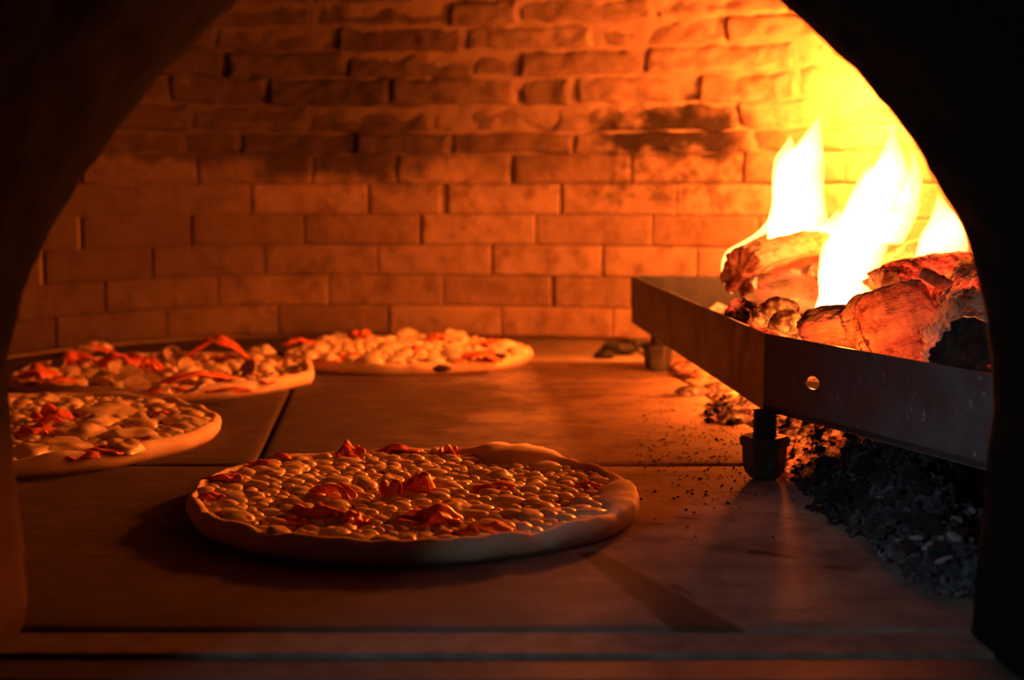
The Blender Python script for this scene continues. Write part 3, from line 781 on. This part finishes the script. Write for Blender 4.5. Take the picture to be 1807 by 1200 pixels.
log('thin glowing stick lying beneath the arched log at the tray\'s far end', inset(1322, 514, 1.40, .015), P(1440, 490, 1.50), .014, LC, 2.2)
log('dark split log sloping down to the bend of the tray rim', inset(1330, 562, 1.20, .026), P(1458, 512, 1.44), .031, LC, 3.3, split=(-.1, -.5, .75), cutmat=LC)
log('short squat log with cracked bark standing just behind the tray\'s front rim', inset(1424, 592, 1.10, .022), inset(1508, 580, 1.10, .022), .0200, LB, 4.4, rough=.12)
log('large split log with a broad reddish oval face, nearest the front rim', inset(1518, 612, 1.03, .038), inset(1650, 560, 1.08, .045), .036, LB, 5.5, split=(-.25, -.85, .35), rough=.12)
log('coarse barked log with a black charred lower end, beside the oven mouth', inset(1726, 640, .93, .036), inset(1756, 505, 1.2, .04), .036, LB, 6.6, rough=.14, endmat=LD)
log('flame-licked log half covered by the tall middle flame', P(1545, 505, 1.40), P(1630, 452, 1.50), .022, LB, 7.7, rough=.13)
log('dark smouldering log lying behind the large reddish split log', P(1560, 520, 1.24), P(1712, 490, 1.33), .027, LC, 8.8)
log('yellow-lit log end behind the arched log, inside the left flame', P(1420, 462, 1.64), P(1500, 440, 1.70), .022, LB, 9.9, rough=.13)
# curled bark piece
bm = bmesh.new(); rows = []
for k in range(25):
    f = k / 24; rows.append([Vector(((f - .5) * .034, .011 * math.cos(a) * (1 + .15 * nz(f * 6, a)), .009 * math.sin(a) + .002 * nz(f * 9, a * 3, 2))) for a in [PI * i / 14 for i in range(15)]])
loft(bm, rows, cap=False, close=False)
cb = obj('bark_curl', bm, log_mat('curled_bark', (.25, .16, .10), (.58, .42, .26), .4), smooth=True); m = cb.modifiers.new('thickness', 'SOLIDIFY'); m.thickness = .003
cb.location = P(1655, 505, 1.12); cb.rotation_euler = (0, .45, -.3)
tag(cb, 'curled strip of bark perched above the large reddish split log', 'bark')
rnd = random.Random(77)
def lump(size, seed, sub=3, flat=.75):
    bm = bmesh.new(); bmesh.ops.create_icosphere(bm, subdivisions=sub, radius=1)
    for v in bm.verts:
        d = v.co.copy(); c = NZ.cell(d * 1.7 + Vector((seed, seed * 2, 0)))
        v.co = Vector((d.x * 1.25, d.y, d.z * flat)) * size * (1 + .32 * NZ.noise(d * 1.5 + Vector((seed, 0, 0))) + .10 * c + .12 * NZ.noise(d * 5 + Vector((0, seed, 0))))
    me = bpy.data.meshes.new('charcoal_lump'); bm.to_mesh(me); bm.free()
    for p in me.polygons: p.use_smooth = False
    return me
# glowing coals heaped in the tray
for i, (px, py, d, s, lab) in enumerate([(1352, 560, 1.12, .012, 'glowing coal at the bend of the tray rim, below the dark split log'), (1395, 572, 1.11, .014, 'bright yellow coal between the bend of the rim and the squat log'),
                                     (1372, 545, 1.17, .012, 'red coal leaning on the flank of the dark split log'), (1672, 590, 1.06, .015, 'bright yellow coal wedged between the large split log and the charred one'),
                                     (1668, 625, .99, .011, 'bright coal on the rim beside the black charred log end'), (1690, 555, 1.10, .014, 'yellow coal under the curled bark'), (1440, 480, 1.46, .012, 'small coal behind the top of the dark split log')]):
    me = lump(s, i * 3.3 + 1); me.name = 'glowing_coal'; me.materials.append(ember_mat('yellow_hot_coal' if i != 2 else 'red_hot_coal', 3. if i != 2 else 1.6, .36, .66))
    o = obj('glowing_coal', me, None); o.location = inset(px, py, d, s * 1.25); tag(o, lab, 'coal')

FL = flame_mat('flame', (1, .33, .075), 620., .25)
def flame(label, tongues):
    bm = bmesh.new(); n = 20
    for tg in tongues:
        pts = []
        for (px, py, hw, d) in tg: 
            p = P(px, py, d); pts.append((p, hw * d / FP))
        cs = catmull([p for p, _ in pts], 6); hs = catmull([Vector((h, 0, 0)) for _, h in pts], 6); rings = []
        for k, (c, h) in enumerate(zip(cs, hs)):
            hh = max(h.x, .0008); ring = []
            for i in range(n):
                a = 2 * PI * i / n
                e = 1 + .13 * nz(math.cos(a) * 1.2 + c.z * 30, math.sin(a) * 1.2, c.z * 26 + c.x * 20)
                ring.append(c + Vector((math.cos(a) * hh * e, math.sin(a) * hh * .55 * e, .15 * hh * math.sin(2 * a))))
            rings.append(ring)
        loft(bm, rings)
    bmesh.ops.recalc_face_normals(bm, faces=bm.faces)
    o = obj('flame', bm, FL, smooth=True)
    m = o.modifiers.new('union', 'REMESH'); m.mode = 'VOXEL'; m.voxel_size = .0022; m.use_smooth_shade = True
    m = o.modifiers.new('soft', 'SMOOTH'); m.factor = .5; m.iterations = 4
    return tag(o, label, 'flame', None)
flame('tall forked flame at the left of the fire, above the arched log',
      [[(1425, 470, 55, 1.60), (1415, 432, 62, 1.62), (1410, 385, 52, 1.66), (1410, 330, 46, 1.70), (1417, 285, 38, 1.74), (1431, 250, 21, 1.76), (1440, 222, 10, 1.77), (1444, 205, 3, 1.77)],
       [(1390, 400, 26, 1.66), (1386, 340, 24, 1.69), (1388, 285, 22, 1.70), (1393, 255, 10, 1.70), (1396, 236, 2, 1.70)],
       [(1450, 470, 40, 1.58), (1462, 430, 40, 1.58), (1474, 395, 20, 1.58), (1480, 368, 3, 1.58)]])
flame('thin flame curling up from the left end of the logs',
      [[(1296, 524, 3, 1.46), (1287, 504, 9, 1.47), (1282, 474, 11, 1.48), (1292, 444, 12, 1.50), (1318, 428, 13, 1.52), (1348, 412, 16, 1.55), (1372, 385, 16, 1.58), (1385, 355, 9, 1.6)]])
flame('broad middle flame rising highest over the squat log',
      [[(1462, 568, 30, 1.19), (1485, 548, 52, 1.21), (1505, 510, 62, 1.25), (1515, 470, 66, 1.3), (1530, 425, 64, 1.36), (1548, 375, 52, 1.42), (1562, 330, 46, 1.46), (1572, 290, 30, 1.48), (1575, 250, 12, 1.5), (1573, 215, 3, 1.5)], [(1475, 470, 30, 1.32), (1478, 430, 26, 1.34), (1490, 395, 12, 1.36), (1494, 375, 3, 1.36)],
       [(1495, 440, 30, 1.32), (1512, 380, 30, 1.36), (1526, 330, 20, 1.39), (1532, 300, 9, 1.4), (1536, 284, 2, 1.4)],
       [(1560, 430, 34, 1.4), (1595, 375, 26, 1.42), (1612, 330, 17, 1.44), (1614, 290, 9, 1.45), (1606, 255, 2, 1.45)]])
flame('flame at the right, close to the side of the oven mouth',
      [[(1625, 470, 14, 1.34), (1645, 448, 32, 1.34), (1662, 420, 40, 1.35), (1668, 390, 30, 1.36), (1662, 362, 14, 1.37), (1656, 342, 3, 1.38)], [(1690, 462, 14, 1.32), (1690, 430, 22, 1.34), (1684, 395, 16, 1.35), (1678, 370, 4, 1.36)]])
flame('small white flame licking up through the thin stick\'s gap', [[(1338, 518, 3, 1.36), (1332, 505, 6, 1.36), (1333, 492, 5, 1.36), (1340, 484, 2, 1.36)]])
flame('small bright flame beside the left tip of the large reddish split log', [[(1488, 606, 5, 1.04), (1492, 597, 7, 1.05), (1502, 585, 6, 1.06), (1512, 573, 2, 1.07)]])

# ------------------------------------------------------------------ ash, charcoal and crumbs on the floor
M_COAL = coal_mat(); M_ASH = plain('grey_ash', (.10, .095, .09), (.32, .30, .29), 90, .95, .7, .003)
HP = [G(1372, 800), G(1392, 850), G(1430, 905), G(1515, 960), G(1570, 1020), G(1640, 1062), G(1790, 1075), G(1790, 800, .0), Vector((.60, 1.3, 0)), Vector((.52, 1.75, 0)), Vector((.28, 1.6, 0)), G(1262, 722), G(1330, 752)]
HP = [(p.x, p.y) for p in HP]
bm = bmesh.new(); gx = {}; st = .005
for i in range(130):
    for j in range(210):
        x, y = .1 + i * st, .76 + j * st
        if x > .62 or not inpoly(x, y, HP): continue
        e = edgedist(x, y, HP)
        hgt = .034 * min(1, e / .06) ** .7 * (1 + .5 * nz(x * 18, y * 18))
        hgt *= 1 - .65 * max(0, min(1, (y - 1.16) / .1))
        hgt += (.004 + .012 * min(1, e / .04)) * abs(fbm(x * 55, y * 55)) + .004 * min(1, e / .02) * nz(x * 160, y * 160)
        gx[i, j] = bm.verts.new((x, y, max(.0006, min(hgt, .050))))
for (i, j), v in gx.items():
    if all(k in gx for k in ((i + 1, j), (i, j + 1), (i + 1, j + 1))): bm.faces.new((v, gx[i + 1, j], gx[i + 1, j + 1], gx[i, j + 1]))
bmesh.ops.delete(bm, geom=[v for v in bm.verts if not v.link_faces], context='VERTS')
heap_h = [(v.co.x, v.co.y, v.co.z) for v in bm.verts]
small = [lump(1, 40 + i, 1, .7) for i in range(6)]
def scatter(bm, pts, smin, smax, rnd):
    for (x, y, z) in pts:
        s = rnd.uniform(smin, smax); tmp = rnd.choice(small).copy()
        tmp.transform(Matrix.Translation((x, y, z + s * .3)) @ Matrix.Rotation(rnd.uniform(0, 6), 4, 'Z') @ Matrix.Rotation(rnd.uniform(-.6, .6), 4, 'X') @ Matrix.Diagonal((s, s * rnd.uniform(.4, 1), s, 1)))
        bm.from_mesh(tmp); bpy.data.meshes.remove(tmp)
vis = [h for h in heap_h if h[1] < 1.25]
scatter(bm, rnd.sample(vis, min(2200, len(vis))), .0009, .0036, rnd)
hp_ = obj('ash_heap', bm, coal_mat(True)); tag(hp_, 'black heap of ash and charcoal rubble on the oven floor under the steel tray', 'ash heap', kind='stuff')
# larger lumps lying on the heap
proto = [lump(1, 60 + i, 3, .7) for i in range(6)]
for me in proto: me.materials.append(M_COAL)
proto_a = [lump(1, 80 + i, 2, .35) for i in range(4)]
for me in proto_a: me.materials.append(M_ASH)
def hz(x, y): return min(heap_h, key=lambda h: (h[0] - x) ** 2 + (h[1] - y) ** 2)[2]
used = 0; tries = 0; sp = []
while used < 46 and tries < 4000:
    tries += 1; px, py = rnd.uniform(1385, 1715), rnd.uniform(775, 1040); p = G(px, py, .03)
    if not inpoly(p.x, p.y, HP) or edgedist(p.x, p.y, HP) < .012: continue
    s = rnd.uniform(.004, .009)
    if any((p.x - a) ** 2 + (p.y - b) ** 2 < (s + c) ** 2 for a, b, c in sp): continue
    sp.append((p.x, p.y, s)); used += 1
    o = obj('charcoal_lump', rnd.choice(proto), None); o.location = (p.x, p.y, hz(p.x, p.y) + s * .25); o.scale = (s, s, s); o.rotation_euler = (0, 0, rnd.uniform(0, 6))
    tag(o, 'black charcoal lump lying on the ash heap under the steel tray', 'charcoal', 'charcoal lumps on the ash heap')
for (px, py) in ((1572, 800), (1655, 980), (1662, 1015), (1690, 905), (1700, 930), (1640, 1018), (1710, 870), (1715, 895), (1525, 845), (1590, 910), (1485, 900), (1555, 872), (1685, 950), (1700, 850), (1620, 930), (1450, 850), (1665, 1035)):
    p = G(px, py, .03); s = rnd.uniform(.0025, .0055)
    if not inpoly(p.x, p.y, HP): p = G(px, py, .004)
    o = obj('ash_flake', rnd.choice(proto_a), None); o.location = (p.x, p.y, hz(p.x, p.y) + s * .8); o.scale = (s, s, s); o.rotation_euler = (rnd.uniform(-.4, .4), rnd.uniform(-.4, .4), rnd.uniform(0, 6))
    tag(o, 'pale grey flake of ash on top of the dark ash heap', 'ash flake', 'pale ash flakes on the ash heap')
# chips along the tray's far side
crumb = [((1090, 625), .020, 'flat charred chip by the back wall, left of the rear bolt foot'), ((1065, 632), .012, 'small charred crumb left of the flat chip by the back wall'), ((1188, 642), .014, 'brown charcoal chunk right behind the rear bolt foot'),
         ((1215, 655), .016, 'rounded charcoal chunk under the tray side, right of the rear bolt foot'), ((1240, 668), .014, 'brown crumb under the tray side, just behind the red ember'), ((1120, 612), .014, 'dark chip touching the back wall beneath the tray corner')]
for i, ((px, py), s, lab) in enumerate(crumb):
    o = obj('charcoal_chunk', lump(s, 100 + i, 3, .5), M_COAL if i in (0, 1, 5) else LB); p = G(px, py); o.location = (p.x, p.y, s * .35); tag(o, lab, 'charcoal')
em = ember_mat('red_ember', 1.8, .36, .7)
for i, ((px, py), s, lab) in enumerate([((1222, 697), .014, 'small red glowing ember lying on the floor left of the tray'), ((1268, 690), .015, 'pink glowing ember tucked under the edge of the tray side')]):
    o = obj('ember', lump(s, 120 + i, 3, .45), em); p = G(px, py); o.location = (p.x, p.y, s * .3); tag(o, lab, 'ember')
# embers under the tray that light the heap from below
for i, (px, py, s) in enumerate([(1300, 715, .012), (1410, 752, .012), (1440, 762, .010), (1395, 772, .009), (1480, 768, .010)]):
    o = obj('ember', lump(s, 130 + i, 3, .5), em); p = G(px, py, .02); o.location = (p.x, p.y + .02, hz(p.x, p.y + .02) + s * .2)
    tag(o, ['ember behind the threaded front foot, on its left', 'ember just right of the threaded front foot', 'second ember right of the front foot, under the tray edge', 'lowest small ember right of the front nut', 'ember farthest right under the tray edge'][i], 'ember')
bm = bmesh.new(); pts = []
for _ in range(700):
    px, py = rnd.gauss(1250, 90), rnd.gauss(765, 70)
    if 690 < py < 960 and 1120 < px < 1420: p = G(px, py); pts.append((p.x, p.y, 0))
for _ in range(170):
    px, py = rnd.gauss(1320, 55), rnd.gauss(725, 22)
    if py > 690: p = G(px, py); pts.append((p.x, p.y, 0))
scatter(bm, pts, .0004, .0012, rnd)
pts = []
for _ in range(70):
    p = G(rnd.uniform(1250, 1340), rnd.uniform(700, 750)); pts.append((p.x, p.y, 0))
scatter(bm, pts, .003, .007, rnd)
cr = obj('ash_crumbs', bm, M_COAL); tag(cr, 'fine black crumbs sprinkled over the floor around the front bolt foot', 'crumbs', kind='stuff')

# ------------------------------------------------------------------ light
def lamp(name, kind, loc, col, power, size, look=None):
    d = bpy.data.lights.new(name, kind); d.color = col; d.energy = power
    o = bpy.data.objects.new(name, d); COL.objects.link(o); o.location = loc
    if kind == 'AREA': d.size = size; o.rotation_euler = (Vector(look) - Vector(loc)).to_track_quat('-Z', 'Y').to_euler()
    else: d.shadow_soft_size = size
    return o
FC = (1, .15, .013)
lamp('flame_light', 'POINT', P(1482, 218, 1.855), (1, .18, .018), 29, .03)
lamp('flame_light', 'POINT', P(1430, 290, 1.78), FC, 5, .03)
lamp('flame_light', 'POINT', P(1560, 350, 1.52), FC, 4.5, .03)
lamp('flame_light', 'POINT', P(1490, 500, 1.29), FC, 1.2, .02)
lamp('flame_light', 'POINT', P(1668, 410, 1.36), FC, 3, .02)
EC = (1, .14, .012)
for q, e in (((.32, 1.62, .043), 6.5), ((.29, 1.45, .044), 2.6), ((.40, 1.33, .045), .5)): lamp('ember_light', 'POINT', q, EC, e, .012)
lamp('flame_light', 'POINT', inset(1490, 596, 1.04, .008), FC, .30, .008)
lamp('ember_light', 'POINT', inset(1692, 590, 1.0, .01), (1, .22, .03), .30, .010)
lamp('kitchen_light', 'AREA', (-1.10, -.19, .50), (.66, .82, .97), 11, .40, (.15, 1.0, .02))
